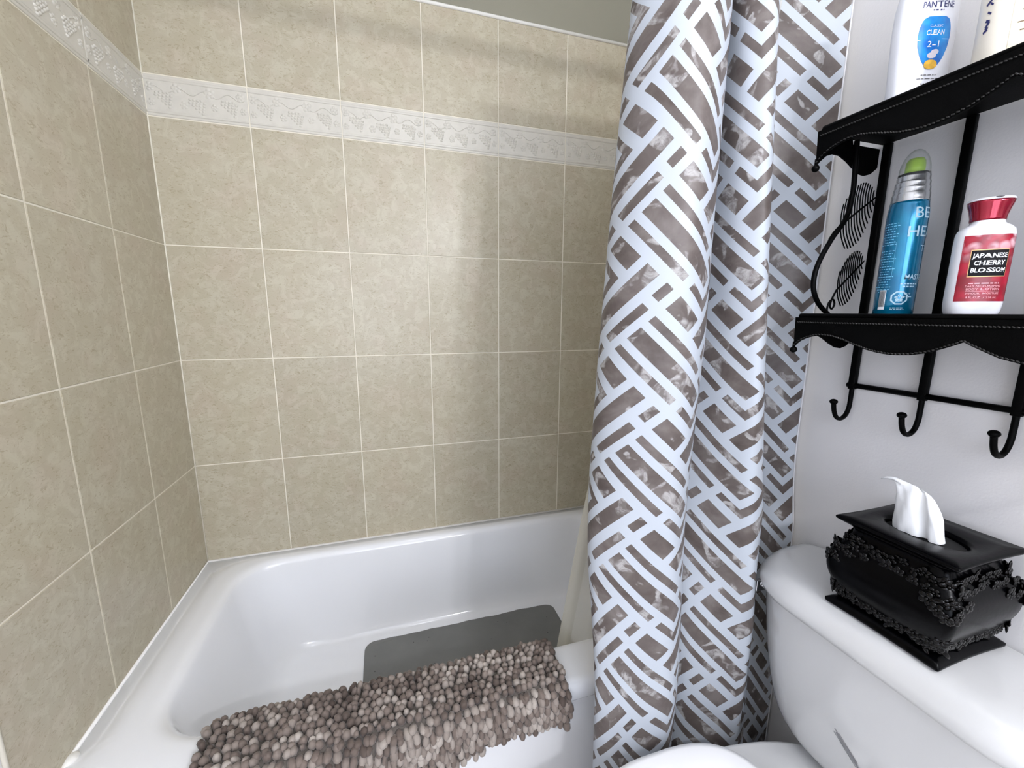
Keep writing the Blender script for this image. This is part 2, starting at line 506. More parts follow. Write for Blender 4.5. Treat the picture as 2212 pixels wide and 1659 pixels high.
def catmull(ps, n):
    out = []
    for i in range(len(ps)-1):
        p0 = ps[max(i-1, 0)]; p1 = ps[i]; p2 = ps[i+1]; p3 = ps[min(i+2, len(ps)-1)]
        for k in range(n):
            t = k/n
            out.append([.5*((2*b) + (-a+c)*t + (2*a-5*b+4*c-d)*t*t + (-a+3*b-3*c+d)*t**3) for a, b, c, d in zip(p0, p1, p2, p3)])
    out.append(list(ps[-1])); return out
tub = thing('bathtub', (0.76, -.39, 0), 'white enamel bathtub filling the tiled alcove, a shaggy bath mat over its front rim', 'bathtub')
rs = [tring(.022, .0), tring(.022, .30), tring(.022, .355), tring(.020, .366), tring(.012, .371), tring(.003, .374), tring(.0, .380),
      tring(.0, .398), tring(.0015, .407), tring(.006, .4145), tring(.013, .4185), tring(.022, .420)]
#        left   right  front   back   radius  z
prof = [(.070, 1.455, -.692, -.030, .105, .4200),
        (.092, 1.440, -.676, -.040, .115, .4192),
        (.105, 1.430, -.667, -.047, .120, .4165),
        (.114, 1.424, -.661, -.053, .122, .4105),
        (.121, 1.420, -.656, -.058, .122, .4010),
        (.130, 1.416, -.651, -.062, .122, .370),
        (.150, 1.408, -.642, -.068, .124, .290),
        (.174, 1.398, -.632, -.075, .126, .200),
        (.196, 1.388, -.622, -.082, .126, .140),
        (.216, 1.376, -.612, -.090, .124, .112),
        (.245, 1.356, -.596, -.104, .114, .096),
        (.285, 1.325, -.572, -.128, .095, .0905),
        (.340, 1.280, -.540, -.160, .070, .0895)]
for p in catmull(prof, 3): rs.append(bring(*p[:4], p[4], p[5]))
mb = MB(); mb.rings(rs, 0, cap1=True)
mb.build('tub_shell', M['tub'], tub)
# caulk between tub and tiles
mb = MB()
mb.tube([(.002, -.64, .421), (.002, -.002, .421), (XT-.002, -.002, .421)], .0042, 6)
mb.ball((.004, -.648, .418), (.012, .016, .009))
mb.build('caulk_bead', M['caulk'], tub)
mb = MB(); mb.lathe((1.33, -.36, .0885), [(0, .0025), (.02, .003), (.03, .0015), (.031, 0)], 24); mb.build('drain', M['chrome'], tub)

# grey rubber mat on the tub floor
mb = MB()
out = rrect(.487, 1.195, -.520, -.133, (.035,)*4, 0, 8, 30, 14)
rg = random.Random(5)
rs = []
for ins, z in ((0, .0915), (0, .0945), (.0012, .0955)):
    rs.append([(x + (ins if x < .8 else -ins), y + (ins if y < -.3 else -ins) + .0016*sin(x*37)+.001*sin(x*90), z + .0012*max(0, sin(x*31+1))) for x, y, _ in out])
mb.rings(rs, 0, cap0=True, cap1=True, smooth=False)
n1 = 0
for k in range(26):
    x = rg.uniform(.52, 1.16); y = rg.uniform(-.49, -.16)
    mb.lathe((x, y, .0958), [(0, .0008), (.0018, .0005), (.0020, 0)], 8, 1)
tag(mb.build('rubber_tub_mat', [M['rubber'], simple('mat_speck', (70, 70, 68), .5)]), 'flat grey rubber non-slip mat lying on the floor of the tub', 'tub mat')

# ------------------------------------------------------------------ shaggy bath mat over the tub rim
def interp(x, xs, ys):
    if x <= xs[0]: return ys[0]
    for a, b, c, d in zip(xs, xs[1:], ys, ys[1:]):
        if x <= b: return c + (d-c)*(x-a)/(b-a)
    return ys[-1]
HX = [.20, .30, .45, .58, .70, .76, .82, .90, .97]
HZ = [.19, .20, .23, .27, .322, .345, .360, .352, .342]
# cross-section path over the rim, param by arclength; (y,z) of the cloth
CS = [(-.640, .335), (-.645, .375), (-.650, .405), (-.660, .421), (-.680, .4265), (-.715, .4275), (-.750, .4265), (-.772, .423), (-.784, .413), (-.789, .398), (-.7895, .37), (-.790, .33), (-.7905, .28), (-.791, .16)]
cl = [0]
for a, b in zip(CS, CS[1:]): cl.append(cl[-1] + sqrt((a[0]-b[0])**2 + (a[1]-b[1])**2))
def cpos(s):
    return (interp(s, cl, [p[0] for p in CS]), interp(s, cl, [p[1] for p in CS]))
def s_of_hem(x):
    z = interp(x, HX, HZ)
    # find s on the hanging part
    return cl[9] + (CS[9][1] - z)
MX0, MX1 = .232, .962
matt = thing('bath_mat', (.6, -.74, .428), 'shaggy taupe chenille bath mat draped over the front rim of the tub', 'bath mat')
mb = MB(); NX = 60; NS = 36
top = []; bot = []
def edge_x(t, s):      # slight skew of the right edge as it hangs
    return MX0 + (MX1-MX0)*t + .012*t*max(0, s-.2)
def crease(x): return .004*sin(x*22)+.003*sin(x*51+1)
for i in range(NX+1):
    t = i/NX; row = []; row2 = []
    for j in range(NS+1):
        x0 = edge_x(t, 0); s = s_of_hem(x0)*j/NS
        y, z = cpos(s); x = edge_x(t, s)
        d = .0022 + .002*max(0, crease(x))
        y2, z2 = cpos(s+.004); ty, tz = y2-y, z2-z; L = sqrt(ty*ty+tz*tz) or 1
        ny, nz = tz/L, -ty/L
        row.append((x, y + ny*(d+.003), z + nz*(d+.003))); row2.append((x, y + ny*.0008, z + nz*.0008))
    top.append(row); bot.append(row2)
vs = [p for r in top for p in r] + [p for r in bot for p in r]; fs = []; N1 = (NX+1)*(NS+1)
idx = lambda i, j: i*(NS+1)+j
for i in range(NX):
    for j in range(NS):
        q = (idx(i, j), idx(i+1, j), idx(i+1, j+1), idx(i, j+1)); fs.append(q); fs.append(tuple(k+N1 for k in reversed(q)))
for j in range(NS):
    for i in (0, NX): fs.append((idx(i, j), idx(i, j+1), idx(i, j+1)+N1, idx(i, j)+N1))
for i in range(NX):
    for j in (0, NS): fs.append((idx(i, j), idx(i+1, j), idx(i+1, j)+N1, idx(i, j)+N1))
mb.add(vs, fs); mb.build('backing', M['backing'], matt)
mb = MB(); rg = random.Random(21)
x = MX0 + .006
def tuft(p, d, ln, r, tint):
    d = d.normalized(); a = d.cross(Vector((.3, .5, .8))).normalized(); b = d.cross(a)
    seg = 6; prof_ = ((-.15, .55), (.12, .95), (.45, 1.08), (.78, .88), (.95, .5))
    vs = []
    for h, k in prof_:
        for q in range(seg):
            t = 2*pi*q/seg + h
            vs.append(p + d*(ln*h) + a*(r*k*cos(t)) + b*(r*k*sin(t)))
    vs.append(p + d*ln*1.02)
    fs = []
    for i in range(4):
        for q in range(seg): fs.append((i*seg+q, i*seg+(q+1) % seg, (i+1)*seg+(q+1) % seg, (i+1)*seg+q))
    for q in range(seg): fs.append((4*seg+q, 4*seg+(q+1) % seg, 5*seg))
    mb.add(vs, fs, 0, True, tint)
STEP = .0150
s_all = 0.012
row = 0
while s_all < .46:
    xx = MX0 + (.004 if row % 2 else .009)
    while xx < MX1 - .003:
        smax = s_of_hem(xx)
        if s_all < smax - .003:
            s = s_all + rg.uniform(-.0025, .0025) + .004*noise.noise(Vector((xx*9, row*.6, 0)))
            y, z = cpos(s); y2, z2 = cpos(s+.006); L = sqrt((y2-y)**2+(z2-z)**2)
            ny, nz = (z2-z)/L, -(y2-y)/L          # outward normal (rotated tangent)
            jit = Vector((rg.uniform(-.35, .35), rg.uniform(-.25, .25), rg.uniform(-.2, .2)))
            lie = noise.noise(Vector((xx*5, s_all*9, 3.1)))
            d = Vector((.18*lie, ny, nz)) + jit*.8
            hang = max(0, -ny)                    # vertical face: tufts droop
            d += Vector((0, 0, -1.15*hang))
            if hang < .5: d += Vector((.25*lie, -.30, 0))
            big = rg.random()
            ln = rg.uniform(.0160, .0220); r = rg.uniform(.0068, .0090)
            if big < .08: r *= .7
            tn = .5 + .45*noise.noise(Vector((xx*11, s_all*14, 0))) + rg.uniform(-.32, .32)
            xw = xx + .012*((xx-MX0)/(MX1-MX0))*max(0, s-.2) + rg.uniform(-.002, .002)
            tuft(Vector((xw, y + ny*.003, z + nz*.003)), d, ln, r, min(1, max(0, tn)))
        xx += STEP*rg.uniform(.88, 1.12)
    s_all += .0095 if cl[6] < s_all < cl[10] else .0132; row += 1
o = mb.build('tufts', M['tuft'], matt, recalc=False); o['kind'] = 'stuff'; o['label'] = 'soft chenille tufts in taupe and grey'

# ------------------------------------------------------------------ curtain, liner, rod
def smooth(t): t = max(0, min(1, t)); return t*t*(3-2*t)
CP = [(1.115, -.700), (1.050, -.728), (.997, -.800), (1.018, -.862), (1.080, -.902), (1.148, -.900), (1.203, -.858),
      (1.222, -.800), (1.206, -.756), (1.232, -.734), (1.256, -.790), (1.276, -.850), (1.302, -.886), (1.334, -.872),
      (1.346, -.822), (1.328, -.765), (1.362, -.738), (1.420, -.766), (1.475, -.800), (1.510, -.818)]
WL = [.3, .8, 1, .9, .6, .35, .1, 0, 0, 0, 0, 0, 0, 0, 0, 0, 0, 0, 0, 0]
WR = [0, 0, 0, 0, 0, 0, 0, 0, 0, .1, .35, .7, .95, 1, 1, .9, .55, .25, .08, 0]
LZ = [.05, .21, .75, 1.14, 1.48, 1.8, 1.97]; LD = [-.012, -.010, -.024, -.004, .018, .042, .055]
WM = [0, 0, 0, 0, .25, .55, .9, 1, 1, 1, .9, .6, .2, 0, 0, 0, 0, 0, 0, 0]
MZ = [.05, .21, .60, 1.2, 1.8, 1.97]; MD = [-.056, -.055, -.044, -.016, -.028, -.028]
RZ = [.05, .10, .58, 1.13, 1.5, 1.8, 1.97]; RD = [.080, .077, .045, -.006, -.034, -.058, -.060]
def curtain_section(z):
    dl = interp(z, LZ, LD); dm = interp(z, MZ, MD); dr = interp(z, RZ, RD); w = smooth((.95-z)/.5)
    pts = []
    for i, (x, y) in enumerate(CP):
        X = x + WL[i]*dl + WM[i]*dm + WR[i]*dr
        yl = -.789 - (-.700 - y)*.62
        Y = y*(1-w) + yl*w
        Y += .006*sin(z*3.1+i*1.7) * (1 if 1 < i < 18 else 0) - .006*w
        X += .004*sin(z*2.3+i*2.9) * (1 if 1 < i < 18 else 0)
        if z < .55: Y = min(Y, -.786)
        if i >= 15 and z < .9: Y = max(Y, -.836)
        if 9 < i < 15 and z < .9:          # hangs clear of the tank and its lid
            dx, dy = X-1.442, Y+.985; L = sqrt(dx*dx+dy*dy)
            if L < .136: X = 1.442 + dx*.136/L; Y = -.985 + dy*.136/L
        pts.append((min(X, 1.512), Y))
    return catmull(pts, 9)
ref = curtain_section(1.2)
ul = [0]
for p, q in zip(ref, ref[1:]): ul.append(ul[-1] + sqrt((p[0]-q[0])**2 + (p[1]-q[1])**2))
# cloth coordinate: true width along each visible lobe, the rest is taken up in the hidden folds between them
def cloth_u():
    def loc(i):
        k = i/9
        if k <= 8.0: return ul[30] + (ul[i]-ul[30])*.90
        if 9.6 <= k <= 14.6: return ul[108] + .045 + (ul[i]-ul[108])*.92
        if k >= 15.8: return ul[153] + .106 + (ul[i]-ul[153])
        return None
    out = [loc(i) for i in range(len(ul))]
    i = 0
    while i < len(out):
        if out[i] is None:
            j = i
            while out[j] is None: j += 1
            for q in range(i, j): out[q] = out[i-1] + (out[j]-out[i-1])*(q-i+1)/(j-i+1)
            i = j
        i += 1
    return out
uc = cloth_u()
NZ = 96; zs = [.045 + (1.945-.045)*k/NZ for k in range(NZ+1)]
sec = [curtain_section(z) for z in zs]; NU = len(ref)
mb = MB()
vs = []; uvs = []
for k, z in enumerate(zs):
    for i, (x, y) in enumerate(sec[k]):
        vs.append((x, y, z + (.010*sin(i*.55) if k == NZ else 0))); uvs.append((uc[i], z))
fs = [(k*NU+i, k*NU+i+1, (k+1)*NU+i+1, (k+1)*NU+i) for k in range(NZ) for i in range(NU-1)]
mb.add(vs, fs)
cur = thing('shower_curtain', (1.26, -.80, 0), 'white shower curtain with taupe basket-weave print, bunched at the right end of the tub', 'shower curtain')
co = mb.build('curtain_cloth', M['curtain'], cur, recalc=False)
uvl = co.data.uv_layers.new(name='cloth')
for lp in co.data.loops: uvl.data[lp.index].uv = uvs[lp.vertex_index]
mb = MB()
for side in (0, -1):
    mb.tube([(sec[k][side][0], sec[k][side][1], zs[k]) for k in range(0, NZ+1, 3)], .0016, 6)
mb.build('hem', simple('hem', (226, 226, 228), .6), cur)

rod = thing('shower_rod', (.76, -.80, 2.055), 'straight chrome rod spanning the tub alcove, carrying the patterned curtain', 'curtain rod')
mb = MB(); mb.tube([(.004, -.80, 2.055), (XR-.008, -.80, 2.055)], .019, 16); mb.build('tube', M['chrome'], rod)
for x, d in ((.0005, 1), (XR-.0085, -1)):
    mb = MB(); mb.rings([[(x + d*h, -.80 + r*cos(2*pi*k/24), 2.055 + r*sin(2*pi*k/24)) for k in range(24)] for h, r in ((-.003, .040), (.004, .040), (.012, .026), (.020, .0205))], cap0=True, cap1=True)
    mb.build('flange', M['chrome'], rod)
def ring_mesh(c, R, r):
    mb = MB(); rs = []
    for k in range(25):
        t = 2*pi*k/24
        ct = Vector((0, cos(t), sin(t)))
        rs.append([Vector(c) + ct*(R + r*cos(q*pi/4)) + Vector((r*sin(q*pi/4), 0, 0)) for q in range(8)])
    mb.rings(rs); return mb
for k in range(9):
    i = int((k+.5)*(NU-1)/9); x = sec[-1][i][0]
    if k == 0:
        r0 = tag(ring_mesh((0, 0, 0), .052, .002).build('curtain_ring', M['chrome']), 'chrome ring hanging the patterned curtain from the rod', 'curtain ring', 'curtain rings on the rod')
        r0.location = (x, -.80, 2.022); ring0 = r0
    else:
        r1 = ring0.copy(); COL.objects.link(r1); r1.location = (x, -.80, 2.022)

# translucent liner hanging inside the tub
mb = MB(); vs = []; NL = 44
LX = [.15, .345, .75, 1.03, 1.22, 1.6, 1.97]; LV = [.985, 1.016, 1.066, 1.110, 1.124, 1.13, 1.14]
def liner_section(z):
    x0 = interp(z, LX, LV); y0 = interp(z, [.15, .42, 1.0, 1.97], [-.585, -.600, -.640, -.785])
    pts = [(x0+.032, y0-.010), (x0+.012, y0-.012), (x0, y0), (x0+.02, y0+.010), (x0+.07, y0+.002)]
    for q in range(8):
        pts.append((x0+.10+q*(1.38-x0-.10)/7, y0 + .012*sin(q*1.7)))
    return catmull(pts, 6)
lz = [.16+(1.94-.16)*k/50 for k in range(51)]
ls = [liner_section(z) for z in lz]; n = len(ls[0])
vs = [(p[0], p[1], z) for z, sct in zip(lz, ls) for p in sct]
mb.add(vs, [(k*n+i, k*n+i+1, (k+1)*n+i+1, (k+1)*n+i) for k in range(50) for i in range(n-1)])
tag(mb.build('shower_liner', M['liner'], recalc=False), 'plain translucent white liner hanging inside the tub behind the patterned curtain', 'shower liner')

# ------------------------------------------------------------------ toilet
YT = -1.14; YK = -1.115
toilet = thing('toilet', (1.2, YT, 0), 'white two-piece toilet with a closed lid, its tank against the wall under the black rack', 'toilet')
def tk(z, x0, hw, r, x1=1.514):
    return rrect(x0, x1, YK-hw, YK+hw, (r, .03, .03, r), z, 9, 6, 12)
rs = []
for z, x0, hw, r in catmull([(.380, 1.400, .125, .06), (.383, 1.385, .140, .07), (.392, 1.370, .162, .085), (.41, 1.355, .183, .095), (.44, 1.345, .202, .10), (.50, 1.338, .222, .11), (.58, 1.334, .238, .115), (.65, 1.332, .247, .118), (.690, 1.331, .250, .12)], 3):
    rs.append(tk(z, x0, hw, r))
mb = MB(); mb.rings(rs, 0, cap0=True, cap1=True)
rg = random.Random(2)
for k, (y0, z0, ln, w) in enumerate((a_, b_, c_, d_*1.5) for a_, b_, c_, d_ in [(-1.084, .526, .050, .0012), (-1.0875, .522, .052, .0022), (-1.092, .523, .040, .0010), (-1.083, .519, .026, .0009), (-1.095, .511, .036, .0012), (-1.101, .513, .020, .0008)]):
    y1 = y0 - ln*.80; z1 = z0 - ln*.60
    mb.add([(1.3362, y0, z0), (1.3362, y0+w*.6, z0-w), (1.3372, y1+w*.4, z1-w*.8), (1.3372, y1, z1)], [(0, 1, 2, 3)], 1, False)
mb.build('tank', [M['porcelain'], M['scuff']], toilet)
rs = []
for z, x0, e, r in [(.689, 1.320, .252, .125), (.691, 1.314, .258, .13), (.700, 1.312, .260, .13), (.712, 1.316, .257, .13), (.724, 1.324, .250, .125), (.733, 1.333, .242, .12), (.7385, 1.343, .233, .11), (.741, 1.357, .220, .10), (.742, 1.375, .203, .085)]:
    rs.append(rrect(x0, 1.519 - (.0 if z < .73 else (z-.73)*.9), YK-e, YK+e, (r, .03, .03, r), z, 9, 6, 12))
mb = MB(); mb.rings(rs, 0, cap0=True, cap1=True); mb.build('tank_lid', M['porcelain'], toilet)
mb = MB()
mb.tube([(1.418, -.868, .632), (1.418, -.850, .632)], .009, 14)
mb.rings([rrect(1.394, 1.430, -.856, -.846, (.004,)*4, z, 4, 3, 3) for z in (.618, .6205, .6425, .645)], cap0=True, cap1=True)
mb.build('flush_lever', M['chrome'], toilet, bevel=.002)
def oval(x0, x1, hw, z, ef=2.0, eb=3.4, n=56):
    xc = x0 + (x1-x0)*.52; pts = []
    for k in range(n):
        t = 2*pi*k/n; c, s_ = cos(t), sin(t)
        e = eb if c > 0 else ef
        L = (x1-xc) if c > 0 else (xc-x0)
        pts.append((xc + L*math.copysign(abs(c)**(2/e), c), YT + hw*math.copysign(abs(s_)**(2/e), s_), z))
    return pts
mb = MB(); mb.rings([oval(.815, 1.235, .178, .404), oval(.808, 1.240, .184, .406), oval(.805, 1.242, .186, .414), oval(.808, 1.240, .184, .4195), oval(.822, 1.230, .174, .423), oval(.87, 1.20, .140, .4245), oval(.95, 1.12, .07, .425)], cap0=True, cap1=True)
mb.build('toilet_lid', M['seat'], toilet)
mb = MB(); mb.rings([oval(.815, 1.235, .180, .386), oval(.81, 1.240, .184, .389), oval(.81, 1.240, .184, .399), oval(.815, 1.235, .180, .402)], cap0=True, cap1=True)
mb.build('seat', M['seat'], toilet)
for y in (YT+.07, YT-.07):
    mb = MB(); mb.rings([rrect(1.236, 1.268, y-.018, y+.018, (.008,)*4, z, 5, 3, 3) for z in (.386, .402, .409, .411)], cap0=True, cap1=True); mb.build('hinge', M['seat'], toilet)
rs = []
for z, x0, x1, hw, e in catmull([(0.001, .95, 1.42, .105, 2.6), (.03, .95, 1.42, .100, 2.6), (.10, .96, 1.41, .095, 2.5), (.18, .93, 1.42, .115, 2.4), (.26, .87, 1.43, .150, 2.3), (.33, .825, 1.45, .176, 2.2), (.365, .812, 1.47, .183, 2.2), (.380, .812, 1.475, .181, 2.2), (.3845, .82, 1.47, .172, 2.2)], 3):
    rs.append(oval(x0, x1, hw, z, 2.0, e))
mb = MB(); mb.rings(rs, cap0=True, cap1=True); mb.build('bowl', M['porcelain'], toilet)

# ------------------------------------------------------------------ dark canister on the floor between toilet and curtain
can = thing('cleaning_canister', (1.482, -.912, 0), 'dark navy canister standing on the floor between toilet tank and curtain', 'canister')
mb = MB(); mb.lathe((1.482, -.912, 0), [(.030, .001), (.0335, .004), (.0335, .165), (.031, .175), (.024, .184)], 28); mb.build('body', M['navy_plastic'], can)
mb = MB(); mb.lathe((1.482, -.912, 0), [(.024, .1842), (.024, .205), (.021, .211), (.010, .213)], 24); mb.build('cap', simple('dark_cap', (20, 20, 26), .35), can)

# ------------------------------------------------------------------ tissue box cover and tissue
BX, BY = 1.4215, -1.113; HB = .081
tb = thing('tissue_box_cover', (BX, BY, .7425), 'black carved-flower tissue box cover standing on the toilet tank lid', 'tissue box cover')
def sq(h, z, r=.010, conc=0.0):
    P = rrect(BX-h, BX+h, BY-h, BY+h, (r,)*4, z, 4, 10, 10)
    if conc:
        Q = []
        for x, y, zz in P:
            u, v = (x-BX)/h, (y-BY)/h
            k = 1 - conc*(1-min(abs(u), abs(v))**2)
            Q.append((BX+(x-BX)*k, BY+(y-BY)*k, zz))
        return Q
    return P
ZB = .7428
mb = MB(); mb.rings([sq(HB-.001, ZB, .003, .03), sq(HB, ZB+.002, .003, .03), sq(HB, ZB+.006, .003, .03), sq(HB-.006, ZB+.011, .006, .03), sq(HB-.014, ZB+.016, .010, .02)], cap0=True, cap1=True)
mb.build('base_plate', M['resin'], tb)
rs = [sq(h, ZB+z, .013) for h, z in catmull([(HB-.015, .012), (HB-.013, .022), (HB-.003, .040), (HB+.005, .062), (HB+.007, .082), (HB+.003, .105), (HB-.009, .126), (HB-.015, .142), (HB-.012, .150)], 3)]
mb = MB(); mb.rings(rs, cap0=True, cap1=True); mb.build('body', M['resin'], tb)
# top plate with an oval opening
outer = [sq(HB-.014, ZB+.149, .010, .02), sq(HB-.005, ZB+.155, .005, .03), sq(HB+.001, ZB+.159, .003, .035), sq(HB+.0015, ZB+.1625, .003, .035), sq(HB-.001, ZB+.1645, .004, .035)]
N = len(outer[0])
def ell(k, z):
    P = []
    for x, y, _ in outer[0]:
        t = atan2(y-BY, x-BX); P.append((BX + .034*k*cos(t), BY + .052*k*sin(t), z))
    return P
mid = [tuple(Vector(a).lerp(Vector(b), .5)) for a, b in zip(outer[-1], ell(1.12, ZB+.1625))]
mb = MB(); mb.rings(outer + [mid, ell(1.12, ZB+.1625), ell(1.02, ZB+.161), ell(.98, ZB+.157), ell(.98, ZB+.152)])
mb.build('top_plate', M['resin'], tb)
mb = MB(); mb.rings([ell(.97, ZB+.1535), ell(.5, ZB+.1532), ell(.01, ZB+.1530)]); mb.build('inner_slot', simple('slot_dark', (6, 6, 6), .8), tb)
rg = random.Random(9)
def flowers(name, zc, hf, up):
    mb = MB()
    for side in range(4):
        nrm0 = [Vector((-1,0,0)), Vector((0,1,0)), Vector((1,0,0)), Vector((0,-1,0))][side]; tan0 = Vector((-nrm0.y, nrm0.x, 0))
        k = -1.0
        while k <= 1.001:
            fall = (.012 + .030*abs(k)**1.6) if up else (.006 + .018*abs(k)**2)
            cnt = 3 if abs(k) > .45 else 2
            for q in range(cnt):
                zz = zc - fall*q/cnt*1.4 + rg.uniform(-.003, .003) if up else zc + fall*q/cnt + rg.uniform(-.002, .003)
                kk = max(-1, min(1, k + rg.uniform(-.07, .07)))
                h = hf(zz); kf = (h-.013)/h; n_, t_ = nrm0, tan0
                if abs(kk) <= kf: c = Vector((BX, BY, zz)) + n_*(h+.0005) + t_*(kk*h); nrm, tan = n_, t_
                else:
                    an = math.copysign((abs(kk)-kf)/(1-kf)*pi/4, kk)
                    nrm = n_*cos(an) + t_*sin(an); tan = t_*cos(an) - n_*sin(an)
                    c = Vector((BX, BY, zz)) + n_*(h-.013) + t_*math.copysign(h-.013, kk) + nrm*.0135
                rr = rg.uniform(.0065, .0100)
                m0 = rg.uniform(0, 6.28)
                for pt in range(5):                       # five cupped petals and a bud
                    t = m0 + 2*pi*pt/5
                    d = (tan*cos(t) + Vector((0,0,1))*sin(t))
                    ax = (d, nrm.cross(d), (nrm*.8 + d*.6).normalized())
                    mb.ball(c + d*rr*.62 + nrm*rr*.04, (rr*.62, rr*.52, rr*.24), 8, 5, 0, (ax[0], ax[1], (nrm + d*.35).normalized()))
                mb.ball(c + nrm*rr*.16, rr*.30, 7, 5)
                if rg.random() < .55:
                    t = rg.uniform(0, 6.28); d = (tan*cos(t) + Vector((0,0,1))*sin(t))
                    mb.ball(c + d*rr*1.25, (rr*.9, rr*.42, rr*.20), 8, 5, 0, (d, nrm.cross(d), nrm))
            k += .20
    return mb.build(name, M['resin_flower'], tb)
zz_, hh_ = [r[0][2] for r in rs], [max(p[0] for p in r)-BX for r in rs]
hfun = lambda z: interp(z, zz_, hh_)
flowers('flower_garland', ZB+.128, hfun, True)
flowers('flower_garland', ZB+.026, hfun, False)

TX, TY = 1.420, -1.105
def tissue_sheet():
    # a folded sheet: rows go up, columns run round the folded edge (front ply, right fold, back ply)
    rows = [(.898, .0335, .0, .017), (.908, .0325, .001, .0165), (.920, .0310, .002, .0155), (.932, .0295, .003, .0145), (.944, .0275, .005, .013), (.955, .0255, .007, .011), (.964, .0240, .009, .008), (.970, .0225, .011, .005), (.974, .0205, .013, .002)]
    rs = []
    for k, (z, hw, oy, hd) in enumerate(rows):
        f = k/(len(rows)-1); r = []
        for q in range(48):
            t = 2*pi*q/48; c_, s_ = cos(t), sin(t)
            y = hw*math.copysign(abs(c_)**.8, c_); x = hd*math.copysign(abs(s_)**.7, s_)
            # one deep pleat on the side facing the room, right of the middle
            if s_ < 0: x += .011*(1-.5*f)*math.exp(-((y+hw*.38)/.006)**2)
            x += .0012*sin(y*260 + z*70) + .0009*sin(y*520 - z*150)
            # the top edge climbs to the left corner and is pulled over there
            dz = f**3*(.004*(c_ > 0)*c_ - .012*max(0, -c_)**2)
            yy = TY + oy + y + f**4*.010*max(0, c_)**2
            r.append((TX + x - f*.004, yy, z + dz))
        rs.append(r)
    return rs
rs = tissue_sheet(); mb = MB()
top = rs[-1]; mid_ = [tuple(Vector(p).lerp(Vector((TX-.003, TY+.013 + (p[1]-TY-.013)*.96, p[2]+.0012)), .9)) for p in top]
mb.rings(rs + [mid_], cap1=True)
# the pulled corner, a pointed flap hanging over to the left
cn = [Vector((TX-.004, TY+.030, .9735)), Vector((TX-.005, TY+.040, .9765)), Vector((TX-.008, TY+.049, .9755)), Vector((TX-.011, TY+.056, .9715))]
rr = []
for p, w, h in zip(cn, (.012, .0095, .0065, .0008), (.0045, .0035, .0024, .0006)):
    rr.append([p + Vector((w*cos(2*pi*q/12)*.8, w*cos(2*pi*q/12)*.25, h*sin(2*pi*q/12) - .25*w*cos(2*pi*q/12))) for q in range(12)])
mb.rings(rr, cap0=True, cap1=True)
tag(mb.build('tissue', M['tissue']), 'white paper tissue sticking up out of the black tissue box cover', 'tissue')

# ------------------------------------------------------------------ two-tier wall rack
YA, YB_ = -.902, -1.388; YM = (YA+YB_)/2; XF = 1.362; XBK = 1.5145
rack = thing('wall_rack', (1.45, YM, 1.247), 'black two-tier metal and leather wall rack with hooks, on the wall above the toilet', 'wall rack')
DD = [0, .004, .012, .022, .034, .044, .055, .070, .087, .105, .125, .142, .156, .170, .186, .206, .223, .235, .243]
DZ = [-.060, -.055, -.048, -.0425, -.0385, -.0365, -.036, -.0375, -.042, -.0485, -.055, -.0585, -.060, -.0598, -.058, -.053, -.045, -.039, -.0345]
def front_profile():
    pts = [(YA-d, z) for d, z in zip(DD, DZ)]
    pts += [(2*YM-y, z) for y, z in reversed(pts[:-1])]
    return pts
SXs = [XF, XF+.006, XF+.020, XF+.036, XF+.052, XF+.070, XF+.090, XF+.108, XF+.122, XF+.136, XF+.152]
SZs = [-.060, -.053, -.042, -.037, -.038, -.045, -.056, -.064, -.066, -.062, -.050]
bars_y = [-.915, -1.031, -1.147, -1.263, -1.379]
def shelf(zt, name, gap):
    mb = MB(); mb.box((XF-.001, YB_, zt-.010), (1.520, YA, zt)); sh = mb.build(name, M['leather'], rack, bevel=.002)
    mb = MB(); mb.tube([(1.518, YA-.001, zt-.001), (XF+.004, YA-.001, zt-.001), (XF, YA-.005, zt-.001), (XF, YB_+.005, zt-.001), (XF+.004, YB_+.001, zt-.001), (1.518, YB_+.001, zt-.001)], .0042, 8); mb.build('rim', M['iron'], sh)
    fp = front_profile()
    mb = MB(); mb.prism([(y, zt+z) for y, z in fp] + [(YB_, zt-.004), (YA, zt-.004)], 'x', XF-.0045, XF-.0012); mb.build('front_valance', M['leather'], sh)
    for y0, y1 in ((YA, YA+.003), (YB_-.003, YB_)):
        mb = MB()
        top_ = [(1.514, zt-.0165), (XF+.082, zt-.0165), (XF+.078, zt-.004), (XF-.004, zt-.004)] if gap else [(1.514, zt-.004), (XF-.004, zt-.004)]
        mb.prism([(x, zt+z) for x, z in zip(SXs, SZs)] + top_, 'y', y0, y1); mb.build('side_valance', M['leather'], sh)
    # stitched edges
    mb = MB()
    def stitch(path):
        acc = 0
        for p, q in zip(path, path[1:]):
            p, q = Vector(p), Vector(q); L = (q-p).length; m = max(1, int(L/.0042)); d = (q-p).normalized()
            for k in range(m):
                a = p.lerp(q, (k+.15)/m); b = p.lerp(q, (k+.85)/m)
                mb.tube([a + Vector((0,0,.0006)), b - Vector((0,0,.0006))], .0011, 5)
    stitch([(XF-.0052, y, zt+z+.0022) for y, z in fp[::1]])
    stitch([(XF-.0052, YA-.002, zt-.013), (XF-.0052, YB_+.002, zt-.013)])
    st = mb.build('stitching', M['stitch'], sh); st['kind'] = 'stuff'
    for y in (YA, YB_):
        mb = MB(); mb.ball((XF-.003, y, zt-.0655), .0062, 14, 10); mb.tube([(XF-.003, y, zt-.050), (XF-.003, y, zt-.062)], .0026, 8); mb.build('finial', M['iron'], sh)
    return sh
shelf(1.572, 'upper_shelf', True)
shelf(1.247, 'lower_shelf', False)
